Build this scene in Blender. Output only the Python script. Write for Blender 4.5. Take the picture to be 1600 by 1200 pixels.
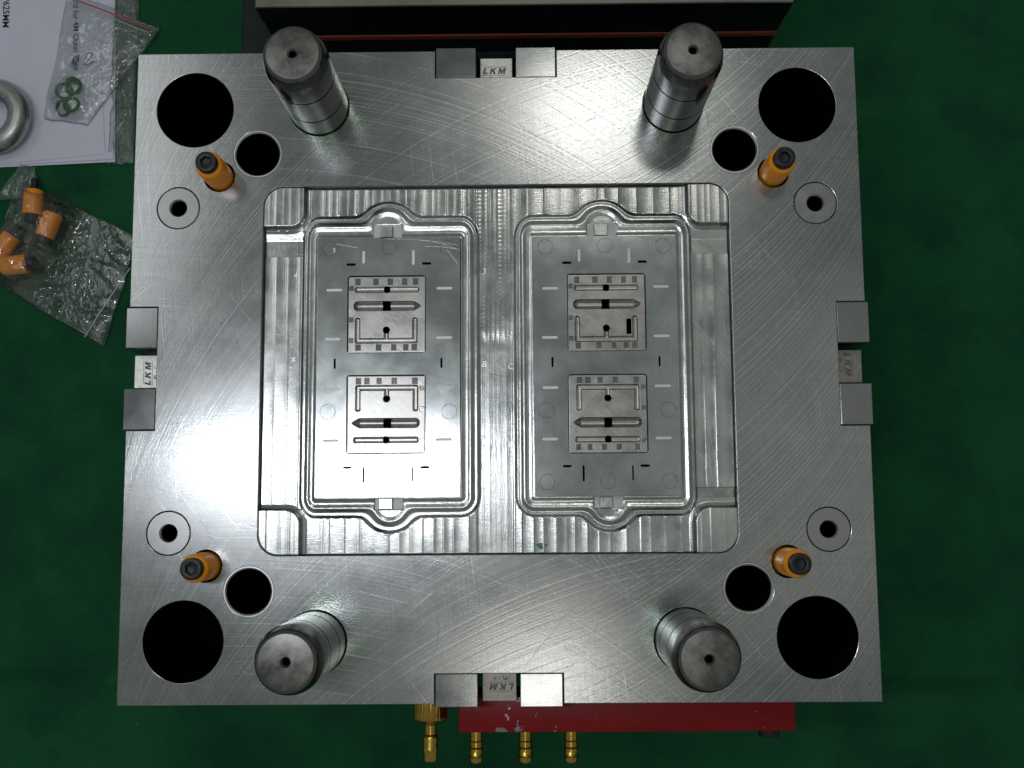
import bpy, bmesh, math, random
import numpy as np
from mathutils import Vector, Matrix, noise

# ------------------------------------------------------------------ scene basics
for o in list(bpy.data.objects):
    bpy.data.objects.remove(o)
S = 0.001            # everything below is written in millimetres
Z0 = 277.0           # height of the mould face above the cloth
sc = bpy.context.scene
col = sc.collection

cam_data = bpy.data.cameras.new('camera')
cam = bpy.data.objects.new('camera', cam_data)
col.objects.link(cam)
cam_data.sensor_width = 36.0
cam_data.lens = 36.0 * 1674.84 / 1600.0
cam_data.clip_start = 0.02
cam_data.clip_end = 60.0
cam.matrix_world = Matrix(((0.9999363, 0.00776474, 0.00819124, 14.587 * S),
                           (-0.00680815, 0.99380165, -0.11095914, -83.176 * S),
                           (-0.00900204, 0.1108963, 0.99379121, (646.44 + Z0) * S),
                           (0, 0, 0, 1)))
sc.camera = cam

world = bpy.data.worlds.new("World")
sc.world = world
world.use_nodes = True
bg = world.node_tree.nodes['Background']
bg.inputs[0].default_value = (0.82, 0.92, 0.89, 1)
bg.inputs[1].default_value = 0.205


def lamp(name, loc, sx, sy, power, colr, rot=0.0):
    d = bpy.data.lights.new(name, 'AREA')
    d.shape = 'RECTANGLE'
    d.size = sx * S
    d.size_y = sy * S
    d.energy = power
    d.color = colr
    o = bpy.data.objects.new(name, d)
    col.objects.link(o)
    o.location = (loc[0] * S, loc[1] * S, (loc[2] + Z0) * S)
    o.rotation_euler = (0, 0, rot)      # all lamps face straight down
    return o


# workshop strip lights overhead, plus one added fill
lamp('strip_light_main', (-296, -20, 1050), 430, 36, 2.0, (0.90, 0.93, 1.0))
lamp('strip_light_rear', (210, 900, 2000), 300, 240, 2.0, (1.0, 0.98, 0.93))
lamp('strip_light_front', (60, -520, 2000), 240, 160, 0.9, (1.0, 0.96, 0.9))
lamp('strip_light_left', (-1100, 800, 2000), 400, 900, 2.4, (0.95, 0.97, 1.0))
lamp('fill_light_right', (760, 20, 2000), 700, 900, 0.4, (1.0, 0.96, 0.88))  # added fill lifting the right side, not a real fitting

sc.view_settings.view_transform = 'Standard'
sc.view_settings.look = 'None'
sc.view_settings.exposure = 0.0
sc.view_settings.gamma = 1.0


# ------------------------------------------------------------------ materials
class NT:
    """small helper around a node tree"""
    def __init__(self, m):
        m.use_nodes = True
        self.t = m.node_tree
        self.bsdf = self.t.nodes.get('Principled BSDF')
        self.out = self.t.nodes.get('Material Output')

    def n(self, typ, **kw):
        nd = self.t.nodes.new(typ)
        for k, v in kw.items():
            setattr(nd, k, v)
        return nd

    def put(self, sock, v):
        if hasattr(v, 'is_output'):
            self.t.links.new(v, sock)
        else:
            sock.default_value = v

    def math(self, op, a, b=0.0, c=None, clamp=False):
        nd = self.n('ShaderNodeMath', operation=op, use_clamp=clamp)
        self.put(nd.inputs[0], a)
        self.put(nd.inputs[1], b)
        if c is not None:
            self.put(nd.inputs[2], c)
        return nd.outputs[0]

    def pos(self, scale=(1, 1, 1), obj=False):
        """position in millimetres"""
        if obj:
            p = self.n('ShaderNodeTexCoord').outputs['Object']
        else:
            p = self.n('ShaderNodeNewGeometry').outputs['Position']
        v = self.n('ShaderNodeVectorMath', operation='MULTIPLY')
        self.t.links.new(p, v.inputs[0])
        v.inputs[1].default_value = [1000 * s for s in scale]
        return v.outputs[0]

    def rotpos(self, ang, scale, obj=False):
        v = self.pos((1, 1, 1), obj)
        m = self.n('ShaderNodeMapping')
        m.inputs['Rotation'].default_value = (0, 0, ang)
        self.t.links.new(v, m.inputs[0])
        v2 = self.n('ShaderNodeVectorMath', operation='MULTIPLY')
        self.t.links.new(m.outputs[0], v2.inputs[0])
        v2.inputs[1].default_value = scale
        return v2.outputs[0]

    def noise(self, vec=None, scale=1.0, detail=2.0, rough=0.5, w=None, dist=0.0):
        nd = self.n('ShaderNodeTexNoise')
        if w is not None:
            nd.noise_dimensions = '1D'
            self.put(nd.inputs['W'], w)
        else:
            self.put(nd.inputs['Vector'], vec)
        nd.inputs['Scale'].default_value = scale
        nd.inputs['Detail'].default_value = detail
        nd.inputs['Roughness'].default_value = rough
        nd.inputs['Distortion'].default_value = dist
        return nd.outputs['Fac']

    def ramp(self, f, lo, hi, a=0.0, b=1.0):
        nd = self.n('ShaderNodeMapRange')
        self.put(nd.inputs[0], f)
        for i, v in enumerate((lo, hi, a, b)):
            self.put(nd.inputs[i + 1], v)
        return nd.outputs[0]

    def mix(self, f, a, b):
        nd = self.n('ShaderNodeMix', data_type='RGBA')
        self.put(nd.inputs[0], f)
        self.put(nd.inputs[6], a)
        self.put(nd.inputs[7], b)
        return nd.outputs[2]

    def bump(self, h, strength, dist=0.0002, normal=None):
        nd = self.n('ShaderNodeBump')
        self.put(nd.inputs['Height'], h)
        self.put(nd.inputs['Strength'], strength)
        nd.inputs['Distance'].default_value = dist
        if normal is not None:
            self.put(nd.inputs['Normal'], normal)
        return nd.outputs[0]

    def setp(self, **kw):
        names = dict(base='Base Color', metal='Metallic', rough='Roughness', normal='Normal',
                     ior='IOR', coat='Coat Weight', alpha='Alpha', trans='Transmission Weight',
                     spec='Specular IOR Level', sss='Subsurface Weight', aniso='Anisotropic')
        for k, v in kw.items():
            self.put(self.bsdf.inputs[names[k]], v)


MAT = {}


def newmat(name):
    m = bpy.data.materials.new(name)
    MAT[name] = m
    return NT(m)


def c4(r, g, b):
    return (r, g, b, 1.0)


def scratch_field(t, obj=False, dens=1.0):
    """sparse long thin scratches in several directions, 0..1"""
    tot = None
    for i, (a, f, thr) in enumerate(((0.9, 1.1, .735), (-0.7, 1.4, .74), (1.45, 1.0, .745), (0.25, 1.6, .76))):
        v = t.rotpos(a, (0.012, f, 1.0 if not obj else 1.0), obj)
        f1 = t.noise(v, 1.0, 1.0, 0.4)
        s = t.ramp(f1, thr, thr + 0.04)
        tot = s if tot is None else t.math('MAXIMUM', tot, s)
    return tot


# --- ground face of the big plate: sweeping cutter arcs in two crossing families
t = newmat('ground_plate_steel')
p = t.pos()
sx = t.n('ShaderNodeSeparateXYZ'); t.t.links.new(p, sx.inputs[0])
X, Y = sx.outputs[0], sx.outputs[1]


def sweep(xc, R_):
    d_ = t.math('SUBTRACT', X, xc)
    return t.math('SQRT', t.math('MAXIMUM', t.math('SUBTRACT', R_ * R_, t.math('MULTIPLY', d_, d_)), 1.0))


ph1 = t.math('SUBTRACT', Y, sweep(158.0, 392.0))
ph2 = t.math('SUBTRACT', Y, sweep(-152.0, 388.0))
l1 = t.noise(w=ph1, scale=0.75, detail=3.0, rough=0.65)
l2 = t.noise(w=ph2, scale=0.55, detail=3.0, rough=0.65)
m1 = t.ramp(t.noise(p, 0.012, 2.0), 0.3, 0.7, 0.45, 1.0)
m2 = t.ramp(t.noise(t.pos((1, 1.3, 1)), 0.009, 2.0), 0.35, 0.65, 0.35, 1.0)
h1 = t.math('MULTIPLY', t.math('SUBTRACT', l1, 0.5), m1)
m2 = t.math('MULTIPLY', t.math('MULTIPLY', m2, t.ramp(X, -190.0, -90.0, 0.25, 1.0)), t.ramp(X, 80.0, 170.0, 1.0, 0.3))
ph3 = t.math('ADD', Y, sweep(-105.0, 390.0))
l3 = t.noise(w=ph3, scale=0.80, detail=3.0, rough=0.65)
h3 = t.math('MULTIPLY', t.math('SUBTRACT', l3, 0.5), t.ramp(X, -20.0, 110.0, 0.0, 1.0))
m1 = t.math('MULTIPLY', m1, t.ramp(X, 80.0, 190.0, 1.0, 0.4))
h1 = t.math('MULTIPLY', t.math('SUBTRACT', l1, 0.5), m1)
h2 = t.math('MULTIPLY', t.math('SUBTRACT', l2, 0.5), m2)
arcs = t.math('ADD', t.math('ADD', h1, h2), h3)
fine = t.math('ADD', t.noise(t.rotpos(1.50, (0.012, 1.0, 1)), 1.0, 3.0, 0.6), t.noise(t.rotpos(0.05, (0.012, 1.0, 1)), 1.0, 3.0, 0.6))
hair = t.ramp(t.math('ABSOLUTE', t.math('SUBTRACT', fine, 1.0)), 0.10, 0.26)
scr = scratch_field(t)
hh = t.math('ADD', arcs, t.math('MULTIPLY', fine, 0.25))
hh = t.math('ADD', hh, t.math('MULTIPLY', scr, -0.2))
nrm = t.bump(hh, 0.26, 0.00009)
blot = t.noise(p, 0.02, 4.0, 0.6)
stain = t.ramp(t.noise(t.pos((1, 1, 1)), 0.045, 5.0, 0.7), 0.60, 0.75)
speck = t.ramp(t.noise(p, 0.33, 2.0, 0.5), 0.775, 0.80)
rgh = t.ramp(blot, 0.3, 0.7, 0.17, 0.22)
rgh = t.math('ADD', rgh, t.math('MULTIPLY', t.math('ABSOLUTE', arcs), 0.25))
cA = t.mix(t.ramp(blot, 0.3, 0.7), c4(.285, .298, .298), c4(.362, .372, .37))
cA = t.mix(t.math('MULTIPLY', stain, 0.30), cA, c4(.36, .35, .27))
gd = None
for gx, gy in ((-106, 160), (112, 158), (-104, -160), (106, -156)):
    dv = t.n('ShaderNodeVectorMath', operation='DISTANCE')
    t.t.links.new(p, dv.inputs[0]); dv.inputs[1].default_value = (gx, gy, Z0)
    q_ = t.ramp(dv.outputs['Value'], 18.0, 34.0, 1.0, 0.0)
    gd = q_ if gd is None else t.math('MAXIMUM', gd, q_)
gs = t.math('MULTIPLY', gd, t.ramp(t.noise(p, .07, 3.0, .6), .4, .6))
cA = t.mix(t.math('MULTIPLY', gs, 0.55), cA, c4(.16, .27, .18))
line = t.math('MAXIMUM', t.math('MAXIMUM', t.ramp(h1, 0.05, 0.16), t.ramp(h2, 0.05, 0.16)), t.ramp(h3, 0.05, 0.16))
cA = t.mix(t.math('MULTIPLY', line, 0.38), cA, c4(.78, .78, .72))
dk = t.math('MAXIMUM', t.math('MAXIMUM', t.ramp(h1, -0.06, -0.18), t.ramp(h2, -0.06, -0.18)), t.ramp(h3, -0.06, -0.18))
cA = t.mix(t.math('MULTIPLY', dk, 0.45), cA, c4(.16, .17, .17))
cA = t.mix(t.math('MULTIPLY', hair, 0.22), cA, t.mix(t.ramp(fine, 0.98, 1.02), c4(.15, .16, .16), c4(.66, .67, .64)))
cA = t.mix(t.math('MULTIPLY', scr, 0.28), cA, c4(.9, .9, .85))
cA = t.mix(t.math('MULTIPLY', speck, 0.8), cA, c4(.08, .07, .05))
t.setp(base=cA, metal=1.0, rough=rgh, normal=nrm)

# --- milled pocket steel, bright cusps; "finish" attribute = matte areas
t = newmat('milled_steel')
p = t.pos()
at = t.n('ShaderNodeAttribute'); at.attribute_name = 'finish'
fin = at.outputs['Fac']
g1 = t.noise(t.pos((2.2, 0.05, 1)), 1.0, 2.0, 0.6)
g2 = t.noise(t.pos((0.25, 2.0, 1)), 1.0, 1.0, 0.5)
blot = t.noise(p, 0.05, 4.0, 0.65)
scr = scratch_field(t)
hh = t.math('ADD', g1, t.math('MULTIPLY', g2, 0.5))
nrm = t.bump(hh, 0.35, 0.00012)
rg = t.ramp(blot, 0.3, 0.7, 0.15, 0.25)
rg = t.math('ADD', rg, t.math('MULTIPLY', fin, 0.35), clamp=True)
ca = t.mix(t.ramp(blot, 0.35, 0.65), c4(.40, .42, .41), c4(.56, .56, .54))
ca = t.mix(t.math('MULTIPLY', t.ramp(t.noise(p, 0.16, 4.0, .7), .55, .72), .25), ca, c4(.33, .33, .28))
ca = t.mix(t.math('MULTIPLY', scr, 0.5), ca, c4(.9, .9, .88))
t.setp(base=ca, metal=1.0, rough=rg, normal=nrm)

# --- fine ground insert face, darker and glossier
t = newmat('ground_insert_steel')
p = t.pos()
g1 = t.noise(t.pos((1.6, 0.02, 1)), 1.0, 2.0, 0.6)
blot = t.noise(p, 0.045, 4.0, 0.6)
scr = scratch_field(t)
nrm = t.bump(t.math('ADD', g1, t.math('MULTIPLY', scr, -.15)), 0.16, 0.00010)
rg = t.ramp(blot, 0.3, 0.7, 0.14, 0.19)
ca = t.mix(t.ramp(blot, 0.35, 0.65), c4(.43, .46, .45), c4(.53, .55, .54))
sp = t.ramp(t.noise(p, 0.5, 2.0, 0.5), 0.76, 0.79)
ca = t.mix(t.math('MULTIPLY', sp, 0.6), ca, c4(.12, .13, .12))
ca = t.mix(t.math('MULTIPLY', scr, 0.12), ca, c4(.85, .85, .83))
t.setp(base=ca, metal=1.0, rough=rg, normal=nrm)

# --- small cavity inserts, eroded / etched mixture
t = newmat('eroded_insert_steel')
p = t.pos()
at = t.n('ShaderNodeAttribute'); at.attribute_name = 'finish'
fin = at.outputs['Fac']
g1 = t.noise(t.rotpos(0.62, (0.08, 1.6, 1)), 1.0, 3.0, 0.65)
blot = t.noise(p, 0.09, 4.0, 0.65)
nrm = t.bump(t.math('ADD', g1, t.noise(p, 1.6, 3.0, .7)), 0.16, 0.00010)
rg = t.ramp(blot, 0.3, 0.7, 0.26, 0.32)
rg = t.math('MULTIPLY', rg, t.math('SUBTRACT', 1.0, t.math('MULTIPLY', fin, 0.62)))
ca = t.mix(t.ramp(blot, 0.35, 0.62), c4(.33, .33, .315), c4(.42, .41, .385))
ca = t.mix(t.math('MULTIPLY', t.ramp(g1, .58, .72), .5), ca, c4(.88, .86, .80))
t.setp(base=ca, metal=1.0, rough=rg, normal=nrm)


def simple_metal(name, base, rough, var=0.12, scale=0.08, bumps=0.1, grain=(1, 1, 1), stainc=None, obj=True, metal=1.0, bscale=1.5, spec=.5):
    t = newmat(name)
    p = t.pos((1, 1, 1), obj)
    b = t.noise(p, scale, 4.0, 0.65)
    g = t.noise(t.pos(grain, obj), bscale, 2.0, 0.6)
    lo = c4(*[max(0, x * (1 - var)) for x in base]); hi = c4(*[min(1, x * (1 + var)) for x in base])
    cc = t.mix(t.ramp(b, 0.3, 0.7), lo, hi)
    if stainc:
        cc = t.mix(t.math('MULTIPLY', t.ramp(t.noise(p, scale * 2.2, 5.0, 0.7), 0.52, 0.70), 0.7), cc, c4(*stainc))
    t.setp(base=cc, metal=metal, spec=spec, rough=t.ramp(b, 0.3, 0.7, rough * 0.85, rough * 1.2), normal=t.bump(g, bumps, 0.0001))
    return t


simple_metal('hole_shade', (.002, .0018, .0016), 0.6, bumps=.1, metal=0.0, spec=.06)  # near-black colour paints the shade inside bores, holes and slots
simple_metal('plate_side_steel', (.24, .245, .25), 0.5, bumps=.3, obj=False)
simple_metal('pin_steel', (.17, .175, .17), 0.20, var=.15, scale=0.06, bumps=0.04, grain=(.2, .2, 3))
simple_metal('pin_face_steel', (.17, .167, .152), 0.34, var=.42, scale=0.09, bumps=0.12, stainc=(.07, .075, .09))
simple_metal('recess_shade', (.002, .002, .002), 0.6, metal=0.0, spec=.04)  # shade painted near-black in pin grooves and below the bores
simple_metal('lock_block_steel', (.24, .25, .25), 0.14, var=.08, scale=0.05, bumps=.10, grain=(.05, 2.2, 1))
simple_metal('lock_tongue_steel', (.74, .74, .68), 0.5, var=.08, scale=0.25, bumps=.3, stainc=(.34, .33, .28))
simple_metal('lock_tongue_dull_steel', (.32, .30, .27), 0.38, var=.2, scale=0.2, bumps=.3, stainc=(.10, .085, .07))  # darker, browner version for the bottom and right tongues
simple_metal('pillar_steel', (.34, .345, .345), 0.27, var=.05, scale=0.08, bumps=.12)
simple_metal('bush_steel', (.55, .58, .56), 0.3, var=.1)
simple_metal('dark_mould_steel', (.030, .036, .038), 0.5, var=.3, scale=0.02, bumps=.2, obj=False)
simple_metal('back_top_steel', (.25, .24, .21), 0.42, var=.2, scale=0.015, bumps=.4, grain=(1, .05, 1), stainc=(.26, .22, .16), obj=False)
simple_metal('brass', (.55, .36, .07), 0.24, var=.12, scale=0.2, bumps=.15, stainc=(.30, .18, .04))
simple_metal('galvanised_steel', (.44, .47, .45), 0.38, var=.16, scale=0.22, bumps=.5, bscale=.8, stainc=(.30, .33, .32))
simple_metal('black_oxide', (.030, .031, .033), 0.42, var=.3, scale=.4, bumps=.35, metal=0.6)
simple_metal('rubber_seal', (.26, .042, .02), 0.5, var=.1, bumps=.2, metal=0.0)
simple_metal('engraving_ink', (.13, .125, .11), 0.6, metal=0.0, bumps=.1)
simple_metal('scribed_bright_steel', (.95, .95, .92), 0.35, var=.05, bumps=.0, obj=False)
simple_metal('slot_stone', (.68, .67, .62), 0.55, var=.06, scale=.8, bumps=.4)
simple_metal('green_paint', (.04, .22, .09), .4, metal=0.0, obj=False)
simple_metal('printed_ink', (.045, .042, .06), 0.7, metal=0.0, bumps=.0)
simple_metal('marker_ink', (.012, .012, .05), 0.6, metal=0.0, bumps=.0)

# red painted manifold, chipped
t = newmat('red_enamel')
p = t.pos()
n1 = t.noise(p, 0.045, 4.0, 0.62)
sy = t.n('ShaderNodeSeparateXYZ'); t.t.links.new(p, sy.inputs[0])
near = t.ramp(t.math('ABSOLUTE', t.math('SUBTRACT', sy.outputs[0], 14.0)), 6.0, 24.0, 0.105, 0.0)
edge = t.ramp(sy.outputs[1], -216.0, -220.5, 0.0, 0.05)
chip = t.ramp(t.math('ADD', t.math('ADD', t.noise(p, 0.16, 4.0, .6), near), edge), 0.700, 0.712)
ca = t.mix(n1, c4(.19, .004, .006), c4(.26, .007, .009))
ca = t.mix(t.math('MULTIPLY', t.ramp(t.noise(p, .5, 3.0), .6, .7), .25), ca, c4(.18, .02, .015))
ca = t.mix(chip, ca, c4(.34, .34, .35))
t.setp(base=ca, spec=.22, rough=t.math('ADD', 0.30, t.math('MULTIPLY', n1, .2)), metal=t.math('MULTIPLY', chip, .9),
       normal=t.bump(t.math('SUBTRACT', t.noise(p, .35, 3.0), chip), .3, .0002))

# orange nylon
t = newmat('orange_nylon')
p = t.pos((1, 1, 1), True)
n1 = t.noise(p, 0.15, 3.0)
t.setp(base=t.mix(n1, c4(.98, .29, .003), c4(1.0, .375, .006)), rough=0.28, sss=0.12, coat=0.1,
       normal=t.bump(t.noise(p, .5, 3.0), .12, .0002))
t.bsdf.inputs['Subsurface Radius'].default_value = (1, .4, .05)
t.bsdf.inputs['Subsurface Scale'].default_value = 0.002

# green o-rings
t = newmat('green_rubber')
p = t.pos((1, 1, 1), True)
t.setp(base=t.mix(t.noise(p, .3, 2.0), c4(.012, .11, .014), c4(.025, .20, .03)), rough=0.35)

# green cloth
t = newmat('green_cloth')
p = t.pos()
w1 = t.noise(t.pos((1.1, .12, 1)), 1.0, 2.0, .6)
w2 = t.noise(t.pos((.12, 1.1, 1)), 1.0, 2.0, .6)
bl = t.noise(p, .008, 4.0, .6)
ca = t.mix(t.ramp(bl, .3, .7), c4(.0085, .076, .029), c4(.013, .102, .038))
ca = t.mix(t.math('MULTIPLY', t.ramp(t.noise(p, .011, 4.0, .65), .45, .68), .65), ca, c4(.004, .036, .018))
ca = t.mix(t.ramp(t.noise(p, .16, 2.0, .5), .78, .80), ca, c4(.10, .13, .07))
t.setp(base=ca, rough=.9, spec=.15, normal=t.bump(t.math('ADD', w1, w2), .5, .0004))

# paper
t = newmat('white_paper')
p = t.pos()
t.setp(base=t.mix(t.noise(p, .012, 3.0), c4(.71, .69, .82), c4(.77, .745, .87)), rough=.7, spec=.3,
       normal=t.bump(t.noise(p, .02, 2.0), .25, .002))


# clear plastic film
def film(name, milky, op_lo, op_hi, rough, bs=.12, bd=.002):
    t = newmat(name)
    tr = t.n('ShaderNodeBsdfTransparent')
    tr.inputs[0].default_value = (.95, .97, .96, 1)
    p = t.pos()
    nz = t.noise(p, bs, 3.0, .6, dist=.8)
    ridge = t.math('ABSOLUTE', t.math('SUBTRACT', nz, .5))
    nm = t.bump(ridge, 0.9, bd)
    gl = t.n('ShaderNodeBsdfGlossy'); gl.inputs['Roughness'].default_value = rough
    t.t.links.new(nm, gl.inputs['Normal'])
    df = t.n('ShaderNodeBsdfDiffuse'); df.inputs[0].default_value = (*milky, 1)
    fr = t.n('ShaderNodeFresnel'); fr.inputs[0].default_value = 1.5
    t.t.links.new(nm, fr.inputs['Normal'])
    mg = t.n('ShaderNodeMixShader')
    t.put(mg.inputs[0], t.math('MINIMUM', t.math('MULTIPLY', fr.outputs[0], 1.6), .85))
    t.t.links.new(tr.outputs[0], mg.inputs[1]); t.t.links.new(gl.outputs[0], mg.inputs[2])
    md = t.n('ShaderNodeMixShader')
    t.put(md.inputs[0], t.ramp(t.noise(p, .03, 3.0), .3, .7, op_lo, op_hi))
    t.t.links.new(mg.outputs[0], md.inputs[1]); t.t.links.new(df.outputs[0], md.inputs[2])
    t.t.links.new(md.outputs[0], t.out.inputs[0])


film('clear_bag_film', (.55, .62, .60), .02, .07, .05, .06, .0009)
film('crinkly_film', (.6, .64, .66), .03, .10, .045, .22, .0012)
simple_metal('red_zip_plastic', (.55, .03, .07), .35, metal=0.0)
simple_metal('clear_zip_plastic', (.45, .52, .52), .2, metal=0.0)

# ------------------------------------------------------------------ mesh helpers


def link(name, me, mat=None, parent=None, loc=(0, 0, 0), rot=(0, 0, 0), smooth=True, angle=35, mats=None):
    o = bpy.data.objects.new(name, me)
    col.objects.link(o)
    if mats:
        for m in mats:
            me.materials.append(MAT[m])
    elif mat:
        me.materials.append(MAT[mat])
    if smooth:
        me.polygons.foreach_set('use_smooth', [True] * len(me.polygons))
        me.set_sharp_from_angle(angle=math.radians(angle))
    o.location = [v * S for v in loc]
    o.rotation_euler = rot
    if parent:
        o.parent = parent
    return o


def bm_obj(name, bm, mat=None, parent=None, loc=(0, 0, 0), rot=(0, 0, 0), **kw):
    bmesh.ops.scale(bm, vec=(S, S, S), verts=bm.verts)
    me = bpy.data.meshes.new(name)
    bm.to_mesh(me)
    bm.free()
    return link(name, me, mat, parent, loc, rot, **kw)


def empty(name, loc=(0, 0, 0), rz=0.0, parent=None):
    o = bpy.data.objects.new(name, None)
    o.empty_display_size = 0.02
    col.objects.link(o)
    o.location = [v * S for v in loc]
    o.rotation_euler = (0, 0, rz)
    if parent:
        o.parent = parent
    return o


def tag(o, label=None, cat=None, group=None, kind=None):
    if label: o['label'] = label
    if cat: o['category'] = cat
    if group: o['group'] = group
    if kind: o['kind'] = kind
    return o


def copy_tree(o, parent=None):
    c = o.copy()
    col.objects.link(c)
    c.parent = parent
    for ch in list(o.children):
        copy_tree(ch, c)
    return c


def box(bm, x0, x1, y0, y1, z0, z1, bev=0.0, seg=1):
    v = [bm.verts.new((x, y, z)) for z in (z0, z1) for y in (y0, y1) for x in (x0, x1)]
    f = [(0, 2, 3, 1), (4, 5, 7, 6), (0, 1, 5, 4), (2, 6, 7, 3), (0, 4, 6, 2), (1, 3, 7, 5)]
    fs = [bm.faces.new([v[i] for i in q]) for q in f]
    if bev:
        es = list({e for q in fs for e in q.edges})
        bmesh.ops.bevel(bm, geom=es, offset=bev, segments=seg, affect='EDGES', profile=.5)


def lathe_bm(prof, n=64, bm=None, mat_fn=None):
    """profile of (r, z[, material]) from bottom to top, closed on the axis where r = 0"""
    bm = bm or bmesh.new()
    rings = []
    for q in prof:
        r, z = q[0], q[1]
        if r <= 1e-6:
            rings.append([bm.verts.new((0, 0, z))])
        else:
            rings.append([bm.verts.new((r * math.cos(2 * math.pi * k / n), r * math.sin(2 * math.pi * k / n), z)) for k in range(n)])
    for i in range(len(rings) - 1):
        a, b = rings[i], rings[i + 1]
        mi = prof[i + 1][2] if len(prof[i + 1]) > 2 else 0
        for k in range(n):
            k2 = (k + 1) % n
            if len(a) == 1 and len(b) == 1:
                continue
            if len(a) == 1:
                f = bm.faces.new((a[0], b[k2], b[k]))
            elif len(b) == 1:
                f = bm.faces.new((a[k], a[k2], b[0]))
            else:
                f = bm.faces.new((a[k], a[k2], b[k2], b[k]))
            f.material_index = mi
    bmesh.ops.recalc_face_normals(bm, faces=bm.faces)
    return bm


def circle(cx, cy, r, n=64):
    return [(cx + r * math.cos(2 * math.pi * k / n), cy + r * math.sin(2 * math.pi * k / n)) for k in range(n)]


def rrect(x0, x1, y0, y1, r, n=8):
    pts = []
    for cx, cy, a0 in ((x1 - r, y1 - r, 0), (x0 + r, y1 - r, 90), (x0 + r, y0 + r, 180), (x1 - r, y0 + r, 270)):
        for k in range(n + 1):
            a = math.radians(a0 + 90 * k / n)
            pts.append((cx + r * math.cos(a), cy + r * math.sin(a)))
    return pts


def slab(name, outer, holes, ztop, thick, bev, mats, parent, bore_test=None, loc=(0, 0, 0)):
    """flat plate with through holes, thin chamfers; returns one mesh object"""
    cu = bpy.data.curves.new(name, 'CURVE')
    cu.dimensions = '2D'
    cu.fill_mode = 'BOTH'
    for loop in [outer] + holes:
        sp = cu.splines.new('POLY')
        sp.points.add(len(loop) - 1)
        for q, (x, y) in zip(sp.points, loop):
            q.co = (x * S, y * S, 0, 1)
        sp.use_cyclic_u = True
    cu.extrude = (thick / 2 - bev) * S
    cu.bevel_depth = bev * S
    cu.bevel_resolution = 1
    cu.offset = -bev * S
    tmp = bpy.data.objects.new(name, cu)
    col.objects.link(tmp)
    dg = bpy.context.evaluated_depsgraph_get()
    me = bpy.data.meshes.new_from_object(tmp.evaluated_get(dg))
    bpy.data.objects.remove(tmp)
    bpy.data.curves.remove(cu)
    me.name = name
    me.transform(Matrix.Translation((0, 0, (ztop - thick / 2) * S)))
    bm = bmesh.new(); bm.from_mesh(me)
    bmesh.ops.remove_doubles(bm, verts=bm.verts, dist=1e-6)
    bmesh.ops.recalc_face_normals(bm, faces=bm.faces)
    bm.to_mesh(me); bm.free()
    me.materials.clear()
    for m in mats:
        me.materials.append(MAT[m])
    for pl in me.polygons:
        c = pl.center / S
        pl.material_index = 0
        if abs(pl.normal.z) < .3 and len(mats) > 1:
            pl.material_index = bore_test(c.x, c.y) if bore_test else 1
    return link(name, me, None, parent, loc, angle=12)


def text_obj(name, s, size, mat, parent, loc, rz=0.0, thick=.1, shear=0.0, bold=0.0, spacing=1.0, sx=1.0):
    cu = bpy.data.curves.new(name, 'FONT')
    cu.body = s
    cu.size = size * S
    cu.extrude = thick * S
    cu.shear = shear
    cu.offset = bold * S
    cu.space_character = spacing
    cu.align_x = 'CENTER'; cu.align_y = 'CENTER'
    tmp = bpy.data.objects.new(name, cu)
    col.objects.link(tmp)
    dg = bpy.context.evaluated_depsgraph_get()
    me = bpy.data.meshes.new_from_object(tmp.evaluated_get(dg))
    bpy.data.objects.remove(tmp)
    me.transform(Matrix.Diagonal((sx, 1, 1, 1)))
    me.materials.clear()
    return link(name, me, mat, parent, loc, (0, 0, rz), smooth=False)


def tube_bm(pts, r, n=8, bm=None, closed=False, flat=1.0):
    bm = bm or bmesh.new()
    rings = []
    m = len(pts)
    for i, p in enumerate(pts):
        a = Vector(pts[(i - 1) % m] if (closed or i > 0) else pts[i])
        b = Vector(pts[(i + 1) % m] if (closed or i < m - 1) else pts[i])
        d = (b - a).normalized()
        up = Vector((0, 0, 1))
        s = d.cross(up)
        if s.length < 1e-4: s = Vector((1, 0, 0))
        s.normalize(); u = s.cross(d).normalized()
        rr = r[i] if isinstance(r, (list, tuple)) else r
        rings.append([bm.verts.new(Vector(p) + s * rr * math.cos(2 * math.pi * k / n) + u * rr * flat * math.sin(2 * math.pi * k / n)) for k in range(n)])
    for i in range(m if closed else m - 1):
        a, b = rings[i], rings[(i + 1) % m]
        for k in range(n):
            bm.faces.new((a[k], a[(k + 1) % n], b[(k + 1) % n], b[k]))
    if not closed:
        bm.faces.new(rings[0]); bm.faces.new(rings[-1][::-1])
    bmesh.ops.recalc_face_normals(bm, faces=bm.faces)
    return bm


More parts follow.
